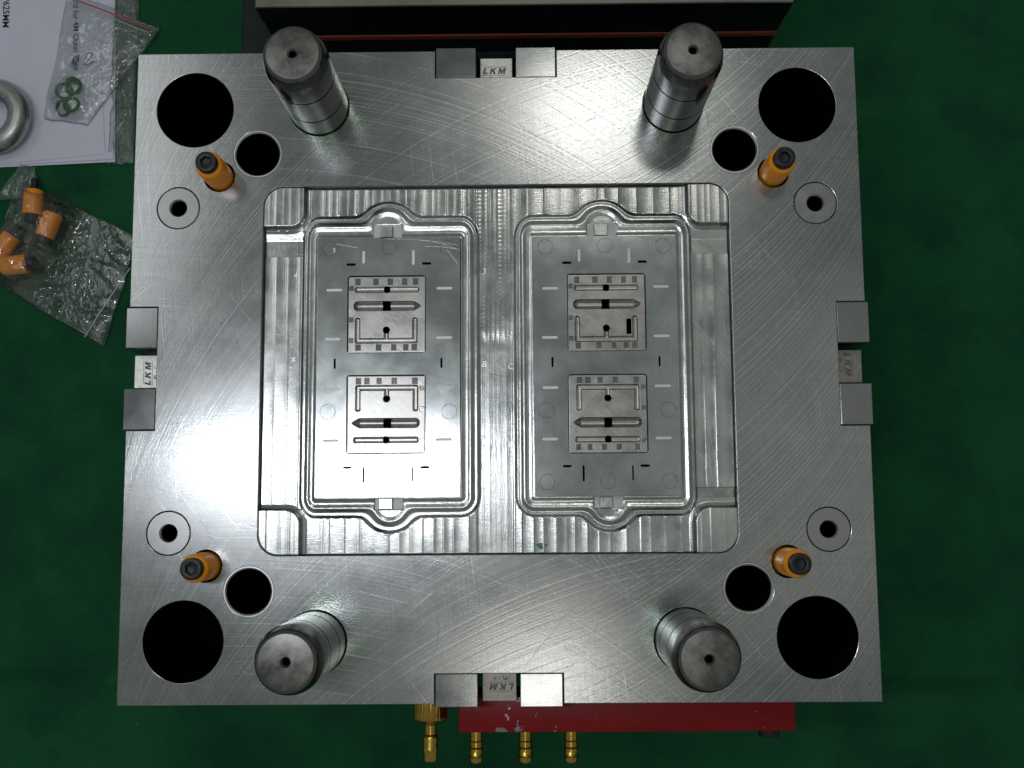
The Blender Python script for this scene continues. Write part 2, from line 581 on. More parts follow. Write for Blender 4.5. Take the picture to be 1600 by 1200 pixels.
def grid_mesh(name, x0, x1, y0, y1, step, fn, skirt=12.0, clip=None, skirt_mat=0):
    """height-field solid: fn(X, Y) -> (Z, finish) arrays in mm, with side skirt"""
    nx = int(round((x1 - x0) / step)) + 1
    ny = int(round((y1 - y0) / step)) + 1
    xs = np.linspace(x0, x1, nx); ys = np.linspace(y0, y1, ny)
    X, Y = np.meshgrid(xs, ys)
    Z, F = fn(X, Y)
    keep = np.ones(X.shape, bool)
    if clip:
        X, Y, keep = clip(X, Y)
    co = np.stack([X, Y, Z], -1).reshape(-1, 3)
    idx = np.arange(nx * ny).reshape(ny, nx)
    quads = np.stack([idx[:-1, :-1], idx[:-1, 1:], idx[1:, 1:], idx[1:, :-1]], -1).reshape(-1, 4)
    k = keep.reshape(-1)
    quads = quads[k[quads].all(1)]
    # skirt from the boundary edges
    e = np.concatenate([quads[:, [0, 1]], quads[:, [1, 2]], quads[:, [2, 3]], quads[:, [3, 0]]])
    key = np.sort(e, 1); key = key[:, 0].astype(np.int64) * (nx * ny) + key[:, 1]
    _, inv_, cnt = np.unique(key, return_inverse=True, return_counts=True)
    be = e[cnt[inv_] == 1]
    bv = np.unique(be)
    low = np.full(nx * ny, -1); low[bv] = nx * ny + np.arange(len(bv))
    lowco = co[bv].copy(); lowco[:, 2] = -skirt
    co2 = np.concatenate([co, lowco])
    sk = np.stack([be[:, 1], be[:, 0], low[be[:, 0]], low[be[:, 1]]], 1)
    allq = np.concatenate([quads, sk])
    # drop unused vertices
    used = np.unique(allq); remap = np.full(len(co2), -1); remap[used] = np.arange(len(used))
    allq = remap[allq]; co2 = co2[used]
    fin = np.concatenate([F.reshape(-1), np.zeros(len(bv))])[used]
    me = bpy.data.meshes.new(name)
    me.vertices.add(len(co2)); me.vertices.foreach_set('co', (co2 * S).astype(np.float32).ravel())
    me.loops.add(allq.size); me.loops.foreach_set('vertex_index', allq.astype(np.int32).ravel())
    me.polygons.add(len(allq))
    me.polygons.foreach_set('loop_start', (np.arange(len(allq)) * 4).astype(np.int32))
    if skirt_mat:
        me.polygons.foreach_set('material_index', np.r_[np.zeros(len(quads)), np.full(len(sk), skirt_mat)].astype(np.int32))
    me.update(calc_edges=True)
    a = me.attributes.new('finish', 'FLOAT', 'POINT')
    a.data.foreach_set('value', fin.astype(np.float32))
    me.validate()
    return me


def sstep(a, b, x):
    t_ = np.clip((x - a) / (b - a), 0, 1)
    return t_ * t_ * (3 - 2 * t_)


def sd_rrect(X, Y, x0, x1, y0, y1, r):
    cx, cy = (x0 + x1) / 2, (y0 + y1) / 2
    qx = np.abs(X - cx) - (x1 - x0) / 2 + r
    qy = np.abs(Y - cy) - (y1 - y0) / 2 + r
    return np.hypot(np.maximum(qx, 0), np.maximum(qy, 0)) + np.minimum(np.maximum(qx, qy), 0) - r


# ------------------------------------------------------------------ the bench cloth (ground)
def cloth_fn(X, Y):
    Z = np.zeros_like(X)
    for (y0_, a, w, x_lo, x_hi, sl) in ((-224, 2.2, 4, -700, -250, -.03), (-240, 2.4, 3.6, 260, 800, -.012), (-330, 2.0, 14, -700, 100, .05),
                                         (306, 1.2, 6, 330, 800, -.02), (120, 1.0, 16, 240, 800, .08),
                                         (-120, 1.2, 18, 240, 800, -.1), (-60, 1.0, 22, -800, -240, .05)):
        yy = Y - y0_ - sl * (X - 0.5 * (x_lo + x_hi))
        win = sstep(x_lo - 40, x_lo + 60, X) * (1 - sstep(x_hi - 60, x_hi + 60, X))
        Z += 2.8 * a * np.exp(-(yy / w) ** 2) * win
    Z += .35 * np.sin(X * .013 + Y * .006) + .3 * np.sin(Y * .021 - X * .004)
    return Z - 1.2, np.zeros_like(Z)


me = grid_mesh('ground_cloth', -1300, 1300, -1000, 1300, 6.0, cloth_fn, skirt=3)
g = link('ground_cloth', me, 'green_cloth')
tag(g, kind='structure', label='dark green cloth spread flat under the moulds')

# ------------------------------------------------------------------ the mould half (everything bolted together)
mould = empty('mould_half')
tag(mould, 'large open steel injection mould half with four guide pins and orange nylon locks', 'mould')

W2, H2 = 225.0, 200.0
NO, NI = 37.7, 17.5     # lock notch half length, depth
outer = [(-W2, -H2), (-NO, -H2), (-NO, -H2 + NI), (NO + .8, -H2 + NI), (NO + .8, -H2), (W2, -H2),
         (W2, -NO), (W2 - NI, -NO), (W2 - NI, NO + .6), (W2, NO + .6), (W2, H2),
         (NO + .8, H2), (NO + .8, H2 - NI), (-NO, H2 - NI), (-NO, H2), (-W2, H2),
         (-W2, NO + .6), (-W2 + NI, NO + .6), (-W2 + NI, -NO), (-W2, -NO)]
BIG = [(-188, 163.2), (188.2, 162.8), (-186.8, -163.2), (188.6, -162.8)]
SMALL = [(-148.2, 134.5), (148.4, 134.5), (-148.5, -134.2), (148.8, -134)]
ORANGE = [(-171.8, 120.2), (172, 119.7), (-174.3, -119), (172.6, -118.4)]
PILLAR = [(-196.9, 100.3), (197.2, 100), (-197.3, -99.4), (197.6, -99.6)]
PIN = [(-110.2, 164.6), (110.9, 164.3), (-108.4, -164.1), (111, -163.8)]
BX, BY = 143.6, 113.0
holes = [circle(x, y, 24.0, 96) for x, y in BIG] + [circle(x, y, 15.0, 72) for x, y in SMALL] + \
        [circle(x, y, 9.6, 48) for x, y in ORANGE] + [circle(x, y, 13.25, 64) for x, y in PILLAR] + \
        [circle(x, y, 18.85, 72) for x, y in PIN] + [rrect(-BX - .3, BX + .3, -BY - .3, BY + .3, 12.3, 12)]
slab('mould_plate', outer, holes, Z0, 110, .35, ['ground_plate_steel', 'hole_shade', 'plate_side_steel'], mould,
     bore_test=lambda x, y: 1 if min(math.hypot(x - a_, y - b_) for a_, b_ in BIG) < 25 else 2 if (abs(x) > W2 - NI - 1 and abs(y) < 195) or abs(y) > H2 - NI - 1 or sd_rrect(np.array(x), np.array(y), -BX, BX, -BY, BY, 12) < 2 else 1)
# lower plates of the stack
bm = bmesh.new(); box(bm, -W2, W2, -H2, H2, Z0 - 112, Z0 - 110.2)
bm_obj('bore_floor_shade', bm, 'recess_shade', mould, smooth=False)  # sheet closing the bores, their shade painted in as black
bm = bmesh.new(); box(bm, -W2, W2, -H2, H2, 32, Z0 - 112.2, 1)
bm_obj('support_plate', bm, 'plate_side_steel', mould)
bm = bmesh.new(); box(bm, -W2 - 12, W2 + 12, -H2, H2, -.5, 31.8, 1)
bm_obj('clamp_plate', bm, 'plate_side_steel', mould)

# guide bushes round the four smaller holes
bushm = None
for i, (x, y) in enumerate(SMALL):
    if i == 0:
        bm = lathe_bm([(13.4, -60), (13.4, -.9), (14.2, -.15), (14.95, -.15), (14.95, -60), (13.4, -60)], 72)
        for f in bm.faces:
            c = f.calc_center_median()
            f.material_index = 1 if (math.hypot(c.x, c.y) < 13.45) else 0
        b = bm_obj('guide_bush', bm, None, mould, (x, y, Z0), mats=['bush_steel', 'hole_shade'])
        b['label'] = 'plain steel bush lining the smaller round hole'
        bushm = b
    else:
        o = bushm.copy(); col.objects.link(o); o.parent = mould
        o.location = (x * S, y * S, Z0 * S)

# guide pins: shank with two oil grooves, tapered nose, worn face with centre hole
prof = [(0, -60), (18.5, -60), (18.5, 21.6), (17.7, 21.8, 1), (17.7, 22.9, 1), (18.5, 23.1), (18.5, 50.6), (17.7, 50.8, 1),
        (17.7, 51.9, 1), (18.5, 52.1), (18.5, 69.5), (18.2, 71.5), (17.0, 76.5), (16.4, 78.4), (15.4, 79.6), (14.6, 80.0)]
pin_proto = None
for i, (x, y) in enumerate(PIN):
    if pin_proto is None:
        pin = bm_obj('guide_pin', lathe_bm(prof, 96), None, mould, (x, y, Z0), mats=['pin_steel', 'recess_shade'])
        bm = lathe_bm([(14.6, 80.0), (14.4, 80.05), (2.9, 80.05), (1.9, 79.0), (1.6, 74), (0, 72.5)], 64)
        for f in bm.faces:
            if math.hypot(*f.calc_center_median().xy) < 2.0: f.material_index = 1
        face = bm_obj('pin_face', bm, None, pin, mats=['pin_face_steel', 'recess_shade'])
        pin_proto = pin
    else:
        pin = copy_tree(pin_proto, mould)
        pin.location = (x * S, y * S, Z0 * S)
    pin.rotation_euler = (0, 0, (0.4, 2.2, 4.1, 5.3)[i])

# support pillar discs with a threaded hole
pp = None
for i, (x, y) in enumerate(PILLAR):
    if pp is None:
        bm = lathe_bm([(12.9, -40), (12.9, -.35), (12.6, -.05), (5.6, -.05), (4.6, -1.0), (4.2, -2), (4.5, -3), (4.2, -4), (4.5, -5), (4.2, -6), (4.2, -26), (0, -28)], 64)
        for f in bm.faces:
            c = f.calc_center_median()
            if math.hypot(c.x, c.y) < 4.7 and c.z < -1.2: f.material_index = 1
        pp = bm_obj('pillar_disc', bm, None, mould, (x, y, Z0), mats=['pillar_steel', 'hole_shade'])
    else:
        o = pp.copy(); col.objects.link(o); o.parent = mould
        o.location = (x * S, y * S, Z0 * S)


def sleeve_bm(z0, z1, r=8.3):
    return lathe_bm([(0, z0), (r, z0), (r + .15, z0 + 6), (r, z1 - 2.2), (r - .5, z1 - .8), (r - 1.6, z1), (0, z1)], 48)


def socket_bolt_bm(z0, z1, r=6.3, shank=None):
    """cap screw head with a real hexagon socket"""
    n = 48
    prof_ = []
    if shank:
        prof_ += [(0, shank), (2.8, shank + .5), (3.0, shank + 1), (3.0, z0)]
    else:
        prof_ += [(0, z0)]
    prof_ += [(r - .3, z0), (r, z0 + .3), (r, z1 - .9), (r - .25, z1 - .25), (r - .9, z1), (4.0, z1)]
    bm = lathe_bm(prof_, n)
    top = [v for v in bm.verts if abs(v.co.z - z1) < 1e-4 and abs(math.hypot(v.co.x, v.co.y) - 4.0) < 1e-3]
    top.sort(key=lambda v: math.atan2(v.co.y, v.co.x) % (2 * math.pi))
    rings = [top]
    for rr, zz in ((3.4, z1 - .35), (3.1, z1 - 3.2)):
        ring = []
        for v in top:
            a = math.atan2(v.co.y, v.co.x)
            k = math.cos(math.pi / 6) / math.cos(((a + math.pi / 6) % (math.pi / 3)) - math.pi / 6)
            ring.append(bm.verts.new((rr * k * math.cos(a), rr * k * math.sin(a), zz)))
        rings.append(ring)
    for a, b in zip(rings[:-1], rings[1:]):
        for k in range(n):
            bm.faces.new((a[k], a[(k + 1) % n], b[(k + 1) % n], b[k]))
    c = bm.verts.new((0, 0, z1 - 3.9))
    for k in range(n):
        bm.faces.new((rings[-1][k], rings[-1][(k + 1) % n], c))
    bmesh.ops.recalc_face_normals(bm, faces=bm.faces)
    return bm


lp = None
for i, (x, y) in enumerate(ORANGE):
    if lp is None:
        lk = bm_obj('orange_parting_lock', sleeve_bm(-8, 24.5), 'orange_nylon', mould, (x, y, Z0))
        bm_obj('socket_bolt', socket_bolt_bm(24.2, 30), 'black_oxide', lk)
        lp = lk
    else:
        lk = copy_tree(lp, mould)
        lk.location = (x * S, y * S, Z0 * S)
    lk.rotation_euler = (0, 0, (0.2, 0.6, 1.0, 0.45)[i])

# side locks: two ground blocks, and a stamped tongue between them 14 mm lower
blk = None


def lock_block(cx, cy, rz, zoff=0.0):
    global blk
    if blk is None:
        bm = bmesh.new(); box(bm, -12.55, 12.55, -9.78, 9.5, -34, .25, .45, 2)
        blk = bm_obj('lock_block', bm, 'lock_block_steel', mould, (cx, cy, Z0 + zoff), (0, 0, rz), angle=18)
        return blk
    o = blk.copy(); col.objects.link(o); o.parent = mould
    o.location = (cx * S, cy * S, (Z0 + zoff) * S); o.rotation_euler = (0, 0, rz)
    return o


for side, (ux, uy) in {'top': (0, 1), 'right': (1, 0), 'bottom': (0, -1), 'left': (-1, 0)}.items():
    rz = math.atan2(uy, ux) - math.pi / 2
    half = H2 if ux == 0 else W2
    tilt = {'top': (.010, .0), 'right': (0, 0), 'bottom': (0, .004), 'left': (0, -.006)}[side]
    for s in (-1, 1):
        d = half - NI + 9.85
        px = ux * d + (-uy) * s * 25.0
        py = uy * d + ux * s * 25.0
        b = lock_block(px + (.4 if ux == 0 else 0), py + (.3 if uy == 0 else 0), rz)
    dull = side in ('bottom', 'right')
    bm = bmesh.new(); box(bm, -10.4, 10.4, -22, 8.7, -54, -14, .4, 1)
    tg = bm_obj('lock_tongue', bm, 'lock_tongue_dull_steel' if dull else 'lock_tongue_steel', mould,
                (ux * (half - NI + 9.8) + (.4 if ux == 0 else 0), uy * (half - NI + 9.8), Z0), (0, 0, rz))
    if dull: tg['label'] = 'brown dull tongue stamped with three letters'
    bm = bmesh.new()
    L_ = [(0, 0), (.74, 0), (.74, .24), (.30, .24), (.30, 1), (0, 1)]
    K_ = [(0, 0), (.30, 0), (.30, .34), (.40, .46), (.62, 0), (.98, 0), (.62, .64), (.98, 1), (.60, 1), (.30, .68), (.30, 1), (0, 1)]
    M_ = [(0, 0), (.27, 0), (.27, .62), (.44, 0), (.66, 0), (.83, .62), (.83, 0), (1.10, 0), (1.10, 1), (.72, 1), (.55, .40), (.38, 1), (0, 1)]
    for x0_, poly in ((0, L_), (1.12, K_), (2.48, M_)):
        bm.faces.new([bm.verts.new(((x0_ + px_ + .25 * py_) * 3.9 - 8.6, py_ * 3.9 - 1.8, -13.95)) for px_, py_ in poly])
    r_ = bmesh.ops.extrude_face_region(bm, geom=bm.faces[:])
    bmesh.ops.translate(bm, verts=[v for v in r_['geom'] if isinstance(v, bmesh.types.BMVert)], vec=(0, 0, -.1))
    bmesh.ops.recalc_face_normals(bm, faces=bm.faces)
    bm_obj('stamped_lettering', bm, 'engraving_ink', tg, smooth=False)
    bm = bmesh.new()
    box(bm, -7.6, 6.9, 2.75, 3.0, -14, -13.9); box(bm, -8.9, 5.9, -2.75, -2.5, -14, -13.9)
    bm_obj('stamped_rule', bm, 'engraving_ink', tg, smooth=False)
    tx2 = text_obj('stamped_number', 'PL - 1', 2.9, 'engraving_ink', tg, (-.8, -4.9, -13.93), 0, .05, 0, .08, 1.1)


# ---- cavity block height field
IX = ((-109.7, -22.2), (22.7, 110.4))
IY = (-78.9, 80.3)
rng = random.Random(7)


def strips(U, edges, seed, tilt, cup, off):
    """milled strips between given edges: cupped, each slightly tilted and offset"""
    r = random.Random(seed)
    Z = np.zeros_like(U)
    e = list(edges)
    for a, b in zip(e[:-1], e[1:]):
        m = (U >= a) & (U < b)
        u = (U - (a + b) / 2) / ((b - a) / 2)
        tl = r.uniform(-tilt, tilt) * (b - a) / 2
        Z[m] = (r.uniform(-off, off) + tl * u[m] + cup * (b - a) / 2 * .5 * u[m] ** 2)
    return Z


def irregular(a, b, pitch, seed, jit=.3):
    r = random.Random(seed)
    e = [a]
    while e[-1] < b:
        e.append(e[-1] + pitch * (1 + r.uniform(-jit, jit)))
    e[-1] = b
    return e


def block_fn(X, Y):
    F = np.zeros_like(X)
    base = -4.4
    # general field: vertical milled strips
    Zt = base + np.where(X < 0, strips(X, irregular(-144, 0, 4.9, 3), 11, .06, .10, .05),
                         strips(X, irregular(0, 144, 8.6, 5, .35), 12, .07, .09, .06))
    Zb = base + strips(X, irregular(-144, 144, 7.2, 15, .35), 21, .06, .10, .05)
    Z = np.where(Y > 0, Zt, Zb)
    # centre lane
    lane = (X > -13.0) & (X < 10.5)
    Zl = base - .1 + strips(X, [-13, -10.2, -6.6, -4.0, -1.2, 1.2, 5.2, 7.6, 10.5], 33, .10, .10, .05)
    scal = .03 * np.abs(np.sin(Y * 1.2)) * ((X < -6.6) | ((X > 1.2) & (X < 5.2))) * (Y > 25)
    Z = np.where(lane, Zl - scal, Z)
    low = lane & (X > -12) & (X < 9.5) & (Y < 23.6)
    Zc = base - .35 + strips(X, [-13, -9, -4.5, -1.5, 1.6, 6, 10.5], 35, .012, .02, .01)
    kk = 1 - sstep(14.0, 23.6, Y)
    Z = np.where(low, Zc * kk + Z * (1 - kk), Z)
    # outer side lanes: four cupped strips each, ramped at the ends
    for s, edges, seed in ((-1, [-144, -136.2, -128.4, -121.0, -113.2], 41), (1, [114.0, 120.0, 126.5, 133.5, 144], 43)):
        inside = ((X * s) > 112.5) & (Y < 86) & (Y > -86)
        e = edges
        if s < 0:
            Zs = base - .3 + strips(X, e, seed, .02, .03, .08)
            # each strip rolls from left to right
            for a, b in zip(e[:-1], e[1:]):
                m = (X >= a) & (X < b)
                u = (X - a) / (b - a)
                Zs = np.where(m, Zs - .30 * u + .45 * u * u, Zs)
        else:
            Zs = base - .2 + strips(X, e, seed, .06, .14, .05)
        # flat shelf then ramp near the pads
        top = 1 - sstep(69.5, 70.3, Y)
        bot = sstep(-80.5, -80, Y)
        shelf = base - .9 + .02 * (Y - 75)
        Zs = np.where(Y > 70.0, shelf, Zs)
        ramp_y = {-1: (79.5, 86.0), 1: (79.0, 85.0)}[s]
        Zr = base - .9 + (Y - ramp_y[0]) * (.23 if s < 0 else .12)
        Zs = np.where(Y > ramp_y[0], Zr, Zs)
        if s > 0:
            Zs = np.where(Y < -74, base - .8 - (Y + 74) * -.16, Zs)
            Zs = np.where(Y < -80.2, base - .2, Zs)
        Z = np.where(inside, Zs, Z)
    # ring channels round each insert
    for (x0, x1), inner in zip(IX, (1, -1)):
        ex0 = np.maximum(x0 - X, 0); ex1 = np.maximum(X - x1, 0)
        ey0 = np.maximum(IY[0] - Y, 0); ey1 = np.maximum(Y - IY[1], 0)
        kin = 15.0 / 11.6 if inner > 0 else 15.0 / 11.8
        kout = 15.0 / 10.0
        exi = ex1 if inner > 0 else ex0
        exo = ex0 if inner > 0 else ex1
        d = np.sqrt((exi * kin) ** 2 + (exo * kout) ** 2 + ey0 ** 2 * 1.5 + ey1 ** 2)
        cxm = (x0 + x1) / 2 - 1
        bump_t = np.hypot((X - cxm) * .86, (Y - 88.6)) - 1.0
        bump_b = np.hypot((X - cxm - 2) * .90, (Y + 85.0)) - .6
        bb = np.maximum(np.where(Y > 0, bump_t, bump_b), 4.4)
        hk = np.clip(.5 + .5 * (bb - d) / 5.0, 0, 1)
        dd = np.where(d > 0, bb * (1 - hk) + d * hk - 5.0 * hk * (1 - hk), d)
        dd = np.where((d > 0) & (dd < .2), .2, dd)
        # profile: ledge, concave gutter, raised rounded lip, drop
        pz = np.where(dd < 1.0, -2.5, -2.5 - .6 * np.sin(np.clip((dd - 1.0) / 6.5, 0, 1) * math.pi))
        pz = np.where(dd > 7.5, -2.5 - .75 * sstep(7.5, 11.0, dd) - .22 * np.sin(np.clip((dd - 9.4) / 4.2, 0, 1) * math.pi), pz)
        pz = np.where(dd > 13.2, -3.25 - (1.3) * sstep(12.6, 15.6, dd), pz)
        rad = 15.2
        # on the outer flank the ring dies into the side lanes
        ok = (dd < rad) & (np.abs(X) < 143)
        flank = (exo > 0) & (ey0 == 0) & (ey1 == 0)
        Z = np.where(ok, pz, Z)
        Z = np.where((d <= 0), -20.0, Z)
        # locating tabs on the centre line, with matte pads beside them
        for (ty0, ty1, cx_, fl, fr) in ((80.9, 88.0, (x0 + x1) / 2 - 1.8, 4.6, 5.6), (-86.0, -79.4, (x0 + x1) / 2 - 1.2, 3.0, 6.4)):
            m = (X > cx_ - 4 - fl) & (X < cx_ + 4 + fr) & (Y > ty0 - .4) & (Y < ty1 + 1.2)
            Z = np.where(m, -3.4, Z); F = np.where(m, 1.0, F)
            m = (X > cx_ - 3.9) & (X < cx_ + 3.9) & (Y > ty0) & (Y < ty1)
            Z = np.where(m, -.6 - .25 * sstep(ty0 + 1, ty0, Y) * 0, Z); F = np.where(m, .15, F)
    # raised corner pads with drafted walls
    for s_x in (-1, 1):
        for s_y in (-1, 1):
            xi, yi = 119.2, (88.6 if s_y > 0 else 86.8)
            qx = xi - X * s_x; qy = yi - Y * s_y
            rr = 8.0
            gx, gy = qx + rr, qy + rr
            sd = np.hypot(np.maximum(gx, 0), np.maximum(gy, 0)) + np.minimum(np.maximum(gx, gy), 0) - rr
            pad = -.35 + strips(X, irregular(-144, 144, 4.4, 50 + s_x * 3 + s_y, .3), 60 + s_x + 2 * s_y, .05, .07, .03)
            wall = np.interp(sd, [0, .25, 1.7, 2.6, 3.8], [0, 0, 1, 1, 1])
            foot = np.interp(sd, [1.7, 4.0, 4.01], [.9, 0, 0])
            Zp = pad * (1 - wall) + (Z + foot) * wall
            Z = np.where(sd < 4.0, Zp, Z)
            F = np.where(sd < 0, .12, F)
    # small perimeter chamfer
    sdp = -sd_rrect(X, Y, -BX, BX, -BY, BY, 12)
    Z = Z - np.clip(.35 - sdp, 0, .35)
    return Z, F


def block_clip(X, Y):
    sd = sd_rrect(X, Y, -BX, BX, -BY, BY, 12.0)
    eps = .01
    gx = (sd_rrect(X + eps, Y, -BX, BX, -BY, BY, 12.0) - sd) / eps
    gy = (sd_rrect(X, Y + eps, -BX, BX, -BY, BY, 12.0) - sd) / eps
    out = sd > 0
    X2 = np.where(out, X - gx * sd, X); Y2 = np.where(out, Y - gy * sd, Y)
    return X2, Y2, sd < .48


me = grid_mesh('cavity_block', -143.6, 143.6, -113.0, 113.0, .42, block_fn, skirt=40, clip=block_clip)
cb = link('cavity_block', me, 'milled_steel', mould, (0, 0, Z0), angle=50)

# scribed hand marks on the milled steel
for s, x, y, z, h, rz in (('B', -7.9, 1.7, -4.75, 5.2, -.15), ('C', 8.4, .2, -4.7, 5.0, .1), ('3', -7.6, 59.6, -4.3, 5.2, .1), ('1', -8.1, -59.0, -4.75, 5.0, -.3),
                          ('6', 8.4, -58.8, -4.7, 4.6, -.1), ('4', -124.5, 58.0, -4.85, 4.6, .05), ('X', -125, 5.5, -4.85, 4.0, .2), ('S', -99.7, 72.5, .55, 3.4, .1)):
    text_obj('scribed_mark', s, h, 'scribed_bright_steel', cb if s != 'S' else cb, (x, y, z + .18), rz, .14, .15, -.04)

# ---- inserts: flat ground slab with two square windows, slots and pin holes
WINL = ((-67.2, 32.6), (-67.2, -28.9))
WINR = ((67.4, 32.7), (67.2, -29.4))


def slot_poly(cx, cy, w, h, r=None):
    return rrect(cx - w / 2, cx + w / 2, cy - h / 2, cy + h / 2, r or min(w, h) * .45, 4)


# slots relative to the insert's centre x : (dx, y, w, h, kind)  kind: 'stone' bright infill / 'dark' deep
SL = [(-15.6, 68.2, 1.7, 8.0, 'stone'), (15.0, 67.8, 1.7, 9.4, 'stone'),
      (-33.5, 47.8, 9.8, 1.7, 'stone'), (34.2, 48.4, 9.8, 1.7, 'stone'), (-34.0, 17.4, 9.6, 1.7, 'stone'), (34.0, 17.8, 9.8, 1.7, 'stone'),
      (-34.0, -13.4, 9.6, 1.7, 'stone'), (34.0, -12.8, 9.8, 1.7, 'stone'), (-34.6, -44.6, 9.6, 1.7, 'stone'), (33.8, -44.4, 9.8, 1.7, 'stone'),
      (-23.2, 63.6, 5.6, 1.5, 'dark'), (23.2, 63.9, 5.6, 1.5, 'dark'), (-32.6, 2.2, 1.2, 6.2, 'dark'), (32.4, 2.2, 1.2, 6.2, 'dark'),
      (-24.4, -61.0, 5.2, 1.4, 'dark'), (22.4, -61.0, 5.6, 1.5, 'dark'), (-14.6, -65.4, 1.2, 9.6, 'dark'), (15.0, -65.2, .9, 8.8, 'dark')]
EP = [(0.4, 74.2), (-36.2, 73.6), (36.2, 73.8), (-36.5, -27.2), (37.2, -27.4), (-36.5, -70.4), (0, -70.0), (37.0, -70.2)]
stone_mesh = {}
ep_proto = None
for side, ((x0, x1), wins) in enumerate(zip(IX, (WINL, WINR))):
    cx = (x0 + x1) / 2
    hs = []
    for wx, wy in wins:
        hs.append(rrect(wx - 24.05, wx + 24.05, wy - 24.05, wy + 24.05, 2.0, 5))
    for dx_, y_, w_, h_, k_ in SL:
        hs.append(slot_poly(cx + dx_, y_, w_, h_))
    for dx_, y_ in EP:
        hs.append(circle(cx + dx_, y_, 4.66, 40))
    edge_pts = rrect(x0, x1, IY[0], IY[1], .6, 2)
    ins = slab('core_insert', edge_pts, hs, .5, 24, .06, ['ground_insert_steel', 'plate_side_steel'], mould, loc=(0, 0, Z0))
    # ejector pins, flush
    for dx_, y_ in EP:
        if ep_proto is None:
            bm = lathe_bm([(0, -20), (4.55, -20), (4.55, -.05), (4.5, .0), (0, 0)], 40)
            ep_proto = bm_obj('ejector_pin', bm, 'ground_insert_steel', ins, (cx + dx_, y_, .49))
            o = ep_proto
        else:
            o = ep_proto.copy(); col.objects.link(o); o.parent = ins
            o.location = ((cx + dx_) * S, y_ * S, .49 * S)
    # blades in the bright slots; dark slots get a floor with painted shade
    for dx_, y_, w_, h_, k_ in SL:
        key = (w_, h_, k_)
        if key not in stone_mesh:
            bm = bmesh.new()
            if k_ == 'stone':
                box(bm, -w_ / 2 - .2, w_ / 2 + .2, -h_ / 2 - .2, h_ / 2 + .2, -8, -.35)
            else:
                box(bm, -w_ / 2 - .2, w_ / 2 + .2, -h_ / 2 - .2, h_ / 2 + .2, -12, -6)
            o = bm_obj('slot_blade', bm, 'slot_stone' if k_ == 'stone' else 'hole_shade', ins, (cx + dx_, y_, .5), smooth=False)
            stone_mesh[key] = o
        else:
            o = stone_mesh[key].copy(); col.objects.link(o); o.parent = ins
            o.location = ((cx + dx_) * S, y_ * S, .5 * S)

# ---- the four small square cavity inserts (height fields, share two meshes)


def rect(X, Y, x0, x1, y0, y1):
    return (X > x0) & (X < x1) & (Y > y0) & (Y < y1)


def cav_fn(extra_slot):
    def fn(X, Y):
        Z = np.zeros_like(X); F = np.zeros_like(X)
        Z -= .0015 * (X + Y)
        # row of small square pockets, top and bottom
        for k, cx in enumerate((-17.8, -6.6, 2.1, 10.9, 17.6)):
            m = rect(X, Y, cx - 1.6, cx + 1.6, 18.4, 22.3)
            Z = np.where(m, -.8, Z); F = np.where(m, 1, F)
        for k, cx in enumerate((-17.4, -4.8, 4.4, 11.8, 16.9)):
            m = rect(X, Y, cx - 1.6, cx + 1.6, -22.4, -18.6)
            Z = np.where(m, -.8, Z); F = np.where(m, 1, F)
        for cy in (16.4, -3.2, -16.0):
            m = rect(X, Y, -23, -20.4, cy - 1.4, cy + 1.4)
            Z = np.where(m, -.7, Z); F = np.where(m, .8, F)

        def chan(sd, w, depth):
            return np.where(sd < 0, -depth * (1 - (np.clip(1 + sd / w, 0, 1)) ** 4), 0)

        # upper bar
        sd = sd_rrect(X, Y, -19.6, 19.8, 13.7, 17.3, 1.2)
        Z = np.minimum(Z, chan(sd, 1.8, 1.3))
        # keel slot, round left end, pointed right end, V bottom
        hw = 3.0 * np.sqrt(np.clip(1 - (np.clip(-17.4 - X, 0, 3) / 3.0) ** 2, 0, 1))
        hw = np.where(X > 16.2, 3.0 * np.clip((20.9 - X) / 4.7, 0, 1) ** .75, hw)
        hw = np.where((X < -20.4) | (X > 20.9), 0, hw)
        dy = np.abs(Y - 5.2)
        v = np.where((hw > 0) & (dy < hw), -np.sqrt(np.clip(hw ** 2 - dy ** 2, 0, None)) * .9 - .4, 0)
        v += np.where((dy < .45) & (hw > 1), .35, 0)
        Z = np.minimum(Z, v)
        # U channel
        sdu = np.minimum(sd_rrect(X, Y, -19.4, -16.1, -18.0, -2.0, 1.2), sd_rrect(X, Y, 15.6, 18.9, -18.0, -2.0, 1.2))
        sdu = np.minimum(sdu, sd_rrect(X, Y, -19.4, 18.9, -18.0, -14.6, 1.2))
        sdu = np.minimum(sdu, sd_rrect(X, Y, -1.6, 1.2, -16.0, -10, .8))
        Z = np.minimum(Z, chan(sdu, 1.65, 1.3))
        for hx, hy in ((0, 15.4), (-.2, -9.6)):
            m = np.hypot(X - hx, Y - hy) < 2.15
            Z = np.where(m, np.minimum(Z, -.3), Z)
        if extra_slot:
            m = sd_rrect(X, Y, 12.0, 14.9, -13.4, -3.9, .5) < 0
            Z = np.where(m, -.2, Z)
        e = np.maximum(np.abs(X), np.abs(Y))
        Z -= np.clip(e - 23.45, 0, .4) * .8
        return Z, F
    return fn


